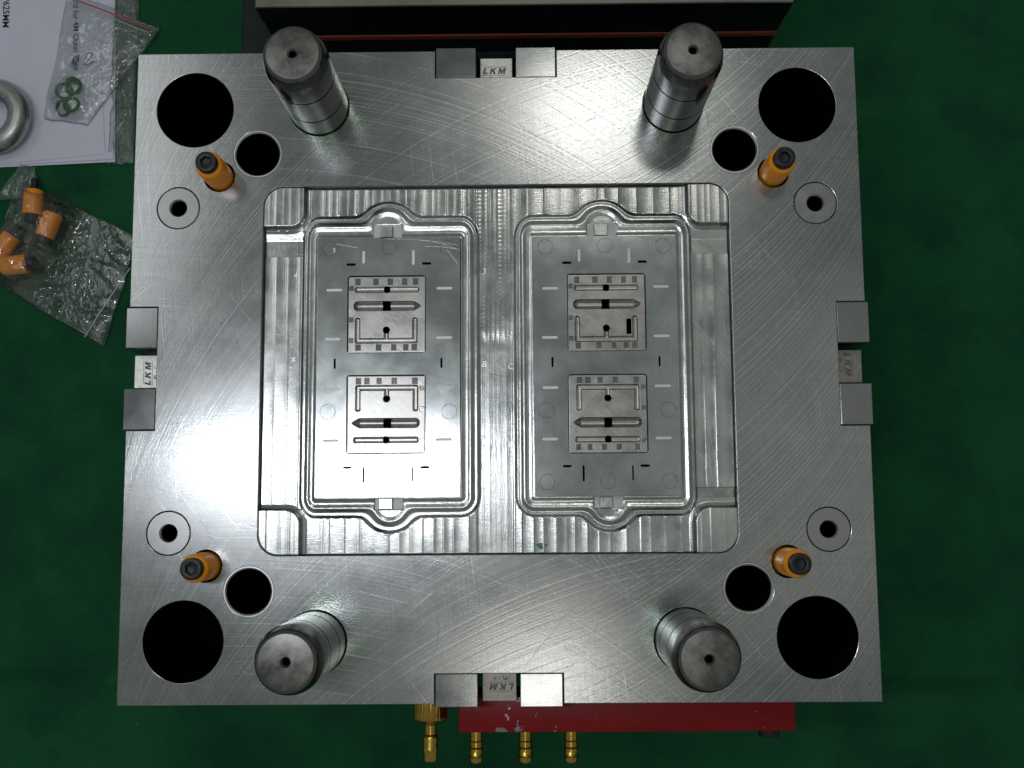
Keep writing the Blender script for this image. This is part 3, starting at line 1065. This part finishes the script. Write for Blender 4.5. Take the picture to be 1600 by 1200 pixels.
def cav_clip(extra_slot):
    def fn(X, Y):
        keep = sd_rrect(X, Y, -23.85, 23.85, -23.85, 23.85, 1.6) < .05
        for hx, hy in ((0, 15.4), (-.2, -9.6)):
            dx_, dy_ = X - hx, Y - hy
            r_ = np.hypot(dx_, dy_)
            keep &= r_ > 1.86
            near = (r_ > 1.86) & (r_ < 2.08)
            X = np.where(near, hx + dx_ / np.maximum(r_, .1) * 2.05, X)
            Y = np.where(near, hy + dy_ / np.maximum(r_, .1) * 2.05, Y)
        keep &= ~rect(X, Y, -2.7, 2.0, 3.0, 8.2)
        if extra_slot:
            keep &= ~(sd_rrect(X, Y, 12.0, 14.9, -13.4, -3.9, .5) < 0)
        return X, Y, keep
    return fn


m_a = grid_mesh('cavity_insert', -23.85, 23.85, -23.85, 23.85, .18, cav_fn(False), skirt=12, clip=cav_clip(False), skirt_mat=1)
m_b = grid_mesh('cavity_insert', -23.85, 23.85, -23.85, 23.85, .18, cav_fn(True), skirt=12, clip=cav_clip(True), skirt_mat=1)
first = True
for (wx, wy), rz, me in ((WINL[0], 0, m_a), (WINL[1], math.pi, m_a), (WINR[0], 0, m_b), (WINR[1], math.pi, m_a)):
    if not me.materials:
        me.materials.append(MAT['eroded_insert_steel']); me.materials.append(MAT['hole_shade'])
        me.polygons.foreach_set('use_smooth', [True] * len(me.polygons))
        me.set_sharp_from_angle(angle=math.radians(50))
    o = bpy.data.objects.new('cavity_insert', me); col.objects.link(o)
    o.parent = mould
    o.location = (wx * S, wy * S, (Z0 - .9) * S); o.rotation_euler = (0, 0, rz)
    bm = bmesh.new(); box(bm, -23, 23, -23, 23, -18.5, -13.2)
    bm_obj('hole_blackout', bm, 'hole_shade', o, smooth=False)  # added black floor, keeps glare out of the insert's holes
    if me is m_b: o['label'] = 'square cavity insert with an extra dark slot'

# hand scratches and nicks on the plate face: thin bright burrs
bm = bmesh.new()
SC = [[(-36, -146), (-35, -158), (-37, -170), (-44, -179), (-50, -182)], [(52, -138), (40, -150), (24, -168), (15, -180)], [(48, -139), (38, -150), (30, -160)],
      [(60, 182), (78, 190)], [(52, 150), (82, 170)], [(80, 148), (88, 160)], [(60, 106), (96, 130)], [(-158, 160), (-142, 174)], [(20, 172), (40, 160), (70, 138)],
      [(163, -104), (161, -90)], [(158, -150), (154, -164)], [(148, -160), (143, -176)], [(-178, -92), (-170, -104)], [(-205, -112), (-192, -118)],
      [(-210, 70), (-198, 69)], [(-214, -130), (-206, -136)], [(150, 40), (170, 46)], [(-160, 20), (-150, -6)], [(128, 140), (133, 152), (130, 166)], [(60, -150), (56, -162)],
      [(160, -60), (186, -48)], [(150, -20), (158, -44)], [(-30, 150), (20, 108)], [(-6, 168), (60, 118)]]
for q in SC:
    tube_bm([(x, y, Z0 + .01) for x, y in q], [.02] + [.11] * (len(q) - 2) + [.03] if len(q) > 2 else [.09, .02], 4, bm)
o = bm_obj('scratch_burr', bm, 'scribed_bright_steel', mould, smooth=False)
o['kind'] = 'stuff'

# cutter chatter dots along the top of the left insert
bm = bmesh.new()
for n_, fx, fy in ((34, lambda q: -66 + 42 * q, lambda q: 79.5 - 4.2 * q * q), (22, lambda q: -46 + 23 * q, lambda q: 78.4 - 6.0 * q ** 1.6),
                   (20, lambda q: -43 + 19 * q, lambda q: 74.6 - 1.8 * q * q), (12, lambda q: -98 + 12 * q, lambda q: 76.5 - 2.2 * q), (10, lambda q: -30 + 6 * q, lambda q: 72 - 8 * q)):
    for k in range(n_):
        q = k / (n_ - 1)
        x_, y_ = fx(q) + rng.uniform(-.1, .1), fy(q) + rng.uniform(-.1, .1)
        w_ = rng.uniform(.18, .34)
        box(bm, x_ - w_, x_ + w_, y_ - .16, y_ + .16, Z0 + .45, Z0 + .53)
o = bm_obj('chatter_dots', bm, 'scribed_bright_steel', mould, smooth=False)
o['kind'] = 'stuff'
# dab of green paint on the pocket floor
bm = bmesh.new()
pp_ = [bm.verts.new((26.5 + (2.6 + .5 * math.sin(3 * a_) + .4 * math.sin(5 * a_ + 1)) * math.cos(a_) * 1.15, -108.7 + (2.0 + .3 * math.sin(4 * a_)) * math.sin(a_), Z0 - 4.25)) for a_ in [k * math.pi / 12 for k in range(24)]]
bm.faces.new(pp_)
r_ = bmesh.ops.extrude_face_region(bm, geom=bm.faces[:])
bmesh.ops.translate(bm, verts=[v for v in r_['geom'] if isinstance(v, bmesh.types.BMVert)], vec=(0, 0, -.5))
bmesh.ops.recalc_face_normals(bm, faces=bm.faces)
bm_obj('green_paint_dab', bm, 'green_paint', mould, smooth=False)

# ---- red water manifold bar, brass hose barbs and screw on the lower side
bm = bmesh.new(); box(bm, -24.8, 179.8, -221.4, -200.2, Z0 - 62, Z0 - 24.5, .9, 2)
mf = bm_obj('water_manifold', bm, 'red_enamel', mould)
barb = [(0, 0), (4.1, 0), (4.1, 8.6), (4.6, 9.0), (4.1, 9.5), (4.15, 12.5), (4.7, 13.2), (4.2, 13.7), (4.2, 17.5), (4.75, 18.3), (4.2, 18.9), (4.0, 21.4), (3.5, 22.0), (2.2, 22.0), (2.0, 16), (0, 15)]
bp = None
for x in (-15.0, 15.7, 44.1):
    if bp is None:
        bp = bm_obj('hose_barb', lathe_bm(barb, 40), 'brass', mf, (x, -220.8, Z0 - 42), (math.radians(90), 0, 0))
    else:
        o = bp.copy(); col.objects.link(o); o.parent = mf
        o.location = (x * S, -220.8 * S, (Z0 - 42) * S)
bm_obj('socket_bolt', socket_bolt_bm(0, 7.2, 6.6), 'black_oxide', mf, (167.5, -221.2, Z0 - 43), (math.radians(90), 0, 0))
# separate brass nipple with a knurled collar
nip = empty('brass_nipple', (-43.4, -200, Z0 - 42), 0, mould)
nip.rotation_euler = (math.radians(90), 0, 0)
bm = lathe_bm([(0, 0), (9.0, 0), (9.0, 4.0), (10.4, 4.3), (10.6, 14.6), (10.1, 16.2), (8.4, 17.6), (5.2, 18.6), (3.9, 20.0)], 96)
for v in bm.verts:
    r = math.hypot(v.co.x, v.co.y)
    if r > 10.1:
        k = 1 - .035 * (0.5 + .5 * math.cos(32 * math.atan2(v.co.y, v.co.x)))
        v.co.x *= k; v.co.y *= k
bm_obj('knurled_collar', bm, 'brass', nip, angle=25)
bm_obj('hose_stem', lathe_bm([(3.8, 19.8), (3.8, 25.5), (4.6, 26.5), (4.9, 28), (4.7, 33), (5.0, 34), (5.0, 35.5), (4.7, 36.5), (4.7, 40.6), (4.2, 41.6), (2.6, 41.6), (2.3, 34), (0, 33)], 40), 'brass', nip)

# ------------------------------------------------------------------ the other mould half standing behind
zt = Z0 - 149
bk = empty('closed_mould_half', (20, 500, 0))
tag(bk, 'second steel mould half lying behind the open one, dark sides and orange seam', 'mould')


def rel(bm):
    bmesh.ops.translate(bm, verts=bm.verts, vec=(-20, -500, 0))
    return bm


bm = bmesh.new(); box(bm, -190.4, 228.8, 302.1, 750, zt - 26, zt, .8, 1)
v = bm_obj('top_plate', rel(bm), None, bk, mats=['back_top_steel', 'dark_mould_steel'])
for f in v.data.polygons:
    if f.normal.z < .3: f.material_index = 1
bm = bmesh.new(); box(bm, -189.6, 228.4, 303.1, 749, zt - 53.6, zt - 26.2, .4, 1)
bm_obj('middle_plate', rel(bm), 'dark_mould_steel', bk)
bm = bmesh.new(); box(bm, -190.2, 228.6, 302.3, 749.6, zt - 62, zt - 53.8, .8, 2)
bm_obj('orange_seam', rel(bm), 'rubber_seal', bk)
bm = bmesh.new(); box(bm, -189.6, 228.4, 303.1, 749, zt - 88, zt - 62.2, .4, 1)
bm_obj('lower_plate', rel(bm), 'dark_mould_steel', bk)
bm = bmesh.new(); box(bm, -223.6, 226, 296, 756, -.5, zt - 88.2, 1, 1)
bm_obj('base_plate', rel(bm), 'dark_mould_steel', bk)

# ------------------------------------------------------------------ sheets of paper


def sheet(name, corner, ang, w, h, z, curl=.0, seed=0):
    """corner = lower right corner; the sheet runs up and left from it"""
    nx, ny = 20, 28
    bm = bmesh.new()
    ux = Vector((-math.cos(ang), -math.sin(ang), 0)); uy = Vector((-math.sin(ang), math.cos(ang), 0))
    g_ = []
    for j in range(ny + 1):
        row = []
        for i in range(nx + 1):
            a, b = i / nx, j / ny
            p_ = ux * w * a + uy * h * b
            zz = curl * (max(0, .35 - a) * max(0, .25 - b)) * 22 + .25 * noise.noise(Vector((a * 3, b * 3, seed)))
            row.append(bm.verts.new((p_.x, p_.y, zz)))
        g_.append(row)
    for j in range(ny):
        for i in range(nx):
            bm.faces.new((g_[j][i], g_[j][i + 1], g_[j + 1][i + 1], g_[j + 1][i]))
    bmesh.ops.recalc_face_normals(bm, faces=bm.faces)
    ext = bmesh.ops.solidify(bm, geom=bm.faces, thickness=.12)
    return bm_obj(name, bm, 'white_paper', None, (corner[0], corner[1], z))


s3 = sheet('paper_sheet', (-344.6, 221.2), .035, 210, 297, .6, .5, 3)
tag(s3, 'lowest white sheet of the stack, showing a thin edge at lower right', 'paper', 'white sheets stacked at the upper left')
s2 = sheet('paper_sheet', (-345.8, 223.6), .045, 210, 297, 1.2, .8, 5)
tag(s2, 'middle white sheet, its corner poking out from beneath the printed one', 'paper', 'white sheets stacked at the upper left')
s1 = sheet('paper_sheet', (-353.2, 228.2), .085, 210, 297, 1.9, .6, 9)
tag(s1, 'topmost printed white sheet lying under the grey steel ring and o-ring bag', 'paper', 'white sheets stacked at the upper left')


def on_sheet(name, s, size, x, y, rz, bold=0.05, sp=1.0):
    return text_obj(name, s, size, 'printed_ink', s1, (x + 353.2, y - 228.2, .35), rz, .02, 0, bold, sp)


on_sheet('printed_line', '460*480*625MM', 8.2, -448.5, 374.8, -math.pi / 2 + .02, .07)
on_sheet('printed_line', 'Mold for 4M Outer Plate', 7.6, -384.0, 342.6, -math.pi / 2 + .045, .04, .96)

# ------------------------------------------------------------------ grey galvanised ring (lifting eye) on the paper
ring = empty('lifting_eye_ring', (-448.5, 259.5, 2.2))
tag(ring, 'grey galvanised lifting eye ring lying on the printed sheet at the left edge', 'lifting eye')
n = 72
pts = [(23.2 * math.cos(2 * math.pi * k / n), 24.4 * math.sin(2 * math.pi * k / n), 11.2 + 2.0 * math.cos(2 * math.pi * k / n)) for k in range(n)]
bm_obj('ring_body', tube_bm(pts, 9.6, 24, closed=True), 'galvanised_steel', ring)
bm = lathe_bm([(0, 0), (16.5, 0), (17.5, 1), (17.5, 6), (16, 7.5), (10, 8.5), (0, 8.5)], 48)
bm_obj('eye_collar', bm, 'galvanised_steel', ring, (-38, 0, 12), (0, math.radians(-90), 0))
bm_obj('eye_shank', lathe_bm([(0, 0), (9.6, 0), (10, 1), (10, 32), (8.6, 33.5), (0, 33.5)], 40), 'galvanised_steel', ring, (-46, 0, 12), (0, math.radians(-90), 0))

# ------------------------------------------------------------------ small green o-rings
oring_mesh = None
ORS = [((-383.6, 291.0, 5.0), 6.6, (.10, .05), 'green rubber o-ring at the top of the cluster in the marked bag'),
       ((-382.6, 288.6, 7.0), 6.6, (-.10, .12), 'green o-ring overlapping the top one in the bag marked 2'),
       ((-391.6, 286.2, 4.4), 6.9, (.15, -.2), 'darker green o-ring at the left of the bagged cluster'),
       ((-384.4, 273.2, 4.6), 6.6, (.2, .1), 'green o-ring at the lower right of the bagged cluster'),
       ((-392.0, 269.8, 4.6), 6.3, (.1, .5), 'green o-ring standing tilted at the lower left of the bagged cluster')]
for i, (loc, R_, (ax, ay), lab) in enumerate(ORS):
    if oring_mesh is None:
        pts = [(6.6 * math.cos(2 * math.pi * k / 48), 6.6 * math.sin(2 * math.pi * k / 48), 0) for k in range(48)]
        o = bm_obj('green_o_ring', tube_bm(pts, 1.15, 12, closed=True), 'green_rubber', None, loc)
        oring_mesh = o
    else:
        o = oring_mesh.copy(); col.objects.link(o); o.location = [v_ * S for v_ in loc]
    o.rotation_euler = (ax, ay, i)
    tag(o, lab, 'o-ring', 'green o-rings in the small bag')

# ------------------------------------------------------------------ plastic bags


def bag_sheet(quad, nu, nv, z_fn, rag=1.0, seed=0):
    """quad: 4 corners (bl, br, tr, tl) in mm; returns bmesh with top and bottom film joined at the rim"""
    bm = bmesh.new()
    q = [Vector((*c, 0)) for c in quad]
    gt, gb = [], []
    for j in range(nv + 1):
        rt, rb = [], []
        for i in range(nu + 1):
            u, v_ = i / nu, j / nv
            p_ = (q[0] * (1 - u) + q[1] * u) * (1 - v_) + (q[3] * (1 - u) + q[2] * u) * v_
            p_ = p_ + Vector((noise.noise(Vector((u * 3, v_ * 3, seed))), noise.noise(Vector((u * 3, v_ * 3, seed + 9))), 0)) * 2.2 * rag
            e_ = min(u, 1 - u, v_, 1 - v_)
            k = min(1, e_ * 9) ** .6
            z = z_fn(p_.x, p_.y) * k + .35
            rt.append(bm.verts.new((p_.x, p_.y, z)))
            if e_ <= 0: rb.append(rt[-1])
            else: rb.append(bm.verts.new((p_.x, p_.y, .15 + .1 * k)))
        gt.append(rt); gb.append(rb)
    for j in range(nv):
        for i in range(nu):
            bm.faces.new((gt[j][i], gt[j][i + 1], gt[j + 1][i + 1], gt[j + 1][i]))
            bm.faces.new((gb[j][i], gb[j + 1][i], gb[j + 1][i + 1], gb[j][i + 1]))
    return bm


def crumple(x, y, seed, f1, a1, f2, a2):
    w = Vector((noise.noise(Vector((x * f1 * .7, y * f1 * .7, seed + 3))), noise.noise(Vector((x * f1 * .7, y * f1 * .7, seed + 7))), 0)) * .8
    n1 = 1 - abs(noise.noise(Vector((x * f1, y * f1, seed)) + w)) * 2.2
    n2 = 1 - abs(noise.noise(Vector((x * f2, y * f2, seed + 5)) + w)) * 2.2
    n3 = noise.noise(Vector((x * f2 * 2.1, y * f2 * 2.1, seed + 11)))
    return a1 * max(0, n1) + a2 * n2 + a2 * .25 * n3


def z_a(x, y):
    b_ = 8.2 * math.exp(-(((x + 387) / 13) ** 2 + ((y - 280) / 16) ** 2) ** 2)
    c_ = .35 + .9 * max(0, min(1, (x + 392) / 40))
    return 1.0 + b_ + c_ * crumple(x, y, 1.7, .035, 2.2, .09, .7)


za = bag_sheet([(-409, 261), (-370, 254), (-307, 344), (-392, 381)], 90, 110, z_a, .9, 2)
zipa = bm_obj('small_zip_bag', za, 'clear_bag_film', None, (0, 0, 3.0), smooth=True, angle=180)
tag(zipa, 'clear plastic bag with red zip line and green rings, marked 2 in pen', 'plastic bag')
line_pts = [(-384.0, 369.8, 5.4), (-366, 362.8, 5.6), (-347, 355.0, 5.8), (-328.3, 347.0, 5.4), (-314, 341.5, 4.2)]
bm_obj('zip_line', tube_bm(line_pts, .6, 8, flat=.6), 'red_zip_plastic', zipa)
bm_obj('zip_line', tube_bm([(x - 2, y - 3.2, z) for x, y, z in line_pts], .35, 6, flat=.6), 'clear_zip_plastic', zipa)
# handwritten figures
pen = bmesh.new()
h2p = [(-374.8, 313.2), (-373.6, 316.2), (-371.2, 318.0), (-369.4, 317.0), (-370.0, 313.8), (-373.2, 309.6), (-376.6, 306.6), (-374.6, 306.0), (-371, 307.6), (-366.8, 309.6)]
tube_bm([(x + 4.6, y + .6, 8.4) for x, y in h2p], .36, 6, pen, flat=.3)
h0p = [(-386.8, 304.6), (-385.4, 309.6), (-381.6, 314.4), (-379.4, 315.4), (-379.6, 312.2), (-382.4, 306.6), (-385.8, 303.6), (-383.4, 309.2), (-380.4, 313.2), (-384.6, 312.4), (-384.8, 306.4)]
tube_bm([(x + 3.2, y + 1.2, 8.4) for x, y in h0p], .33, 6, pen, flat=.3)
bm_obj('pen_figures', pen, 'marker_ink', zipa)

# crinkly clear sleeve beside / beneath the papers
cel = bmesh.new()


def z_c(x, y):
    return 1.2 + crumple(x, y * .55, 5.1, .10, 2.6, .22, 1.0)


cel = bag_sheet([(-352, 219), (-328.4, 220), (-328.2, 392), (-350, 392)], 46, 260, z_c, .6, 4)
sl = bm_obj('clear_sleeve', cel, 'crinkly_film', None, (0, 0, .1), smooth=True, angle=180)
tag(sl, 'crinkled clear film strip sticking out at the right edge of the papers', 'plastic sleeve')

# zip bag with the spare orange locks
SP = [((-412.4, 182.4), math.radians(88), 'spare orange nylon sleeve standing upright in the bag, nearest the papers'),
      ((-397.4, 162.0), math.radians(70), 'spare orange sleeve tilted, rightmost of the four in the zip bag'),
      ((-435.8, 144.0), math.radians(56), 'spare orange sleeve cut by the left edge of the photo, above the lowest one'),
      ((-426.0, 126.8), math.radians(186), 'spare orange sleeve lying sideways with a black bolt head to its right')]


def z_b(x, y):
    b_ = 0.0
    for (cx, cy), a, _ in SP:
        ca_, sa_ = math.cos(a), math.sin(a)
        u = (x - cx) * ca_ + (y - cy) * sa_; v_ = -(x - cx) * sa_ + (y - cy) * ca_
        d2 = (u / 21) ** 4 + (v_ / 13) ** 4
        b_ = max(b_, 17.8 * math.exp(-d2 * .55))
    fl = 1.0 - .6 * min(1, b_ / 15)
    return b_ + 1.2 + fl * crumple(x, y, 8.3, .045, 5.0, .11, 1.3)


zb = bag_sheet([(-461, 122), (-349, 55), (-322, 152), (-428, 208)], 130, 120, z_b, 1.4, 8)
zipb = bm_obj('large_zip_bag', zb, 'clear_bag_film', None, (0, 0, .4), smooth=True, angle=180)
tag(zipb, 'crumpled clear zip bag holding spare orange sleeves, left of the mould', 'plastic bag')
zl = [(-326.6, 124, 5.2), (-339.5, 104, 5.4), (-352, 84, 5.4), (-364.8, 63.5, 3.6)]
bm_obj('zip_line', tube_bm(zl, .45, 8, flat=.6), 'clear_zip_plastic', zipb)
# folded mouth flap of the bag
fl = bag_sheet([(-450, 186), (-408, 188), (-414, 216), (-428, 219)], 40, 40, lambda x, y: 1 + crumple(x, y, 3.3, .05, 2.0, .1, .5), .8, 6)
bm_obj('bag_flap', fl, 'clear_bag_film', zipb, (0, 0, 4.0), smooth=True, angle=180)

sp0 = None
for (x, y), a, lab in SP:
    if sp0 is None:
        sp0 = empty('spare_orange_lock', (x, y, 9.2))
        bm = sleeve_bm(-11, 11.4)
        bmesh.ops.rotate(bm, verts=bm.verts, cent=(0, 0, 0), matrix=Matrix.Rotation(math.radians(90), 3, 'Y'))
        bm_obj('sleeve', bm, 'orange_nylon', sp0)
        bm = socket_bolt_bm(0, 6.0, 6.3, shank=-34)
        bmesh.ops.translate(bm, verts=bm.verts, vec=(0, 0, 11.6))
        bmesh.ops.rotate(bm, verts=bm.verts, cent=(0, 0, 0), matrix=Matrix.Rotation(math.radians(-90), 3, 'Y'))
        bm_obj('socket_bolt', bm, 'black_oxide', sp0)
        o = sp0
    else:
        o = copy_tree(sp0)
        o.location = (x * S, y * S, 9.2 * S)
    o.rotation_euler = (0, 0, a)
    tag(o, lab, 'orange lock', 'spare orange locks in the zip bag')
# the rings sit in the bag on the papers, so lift them clear of the sheets
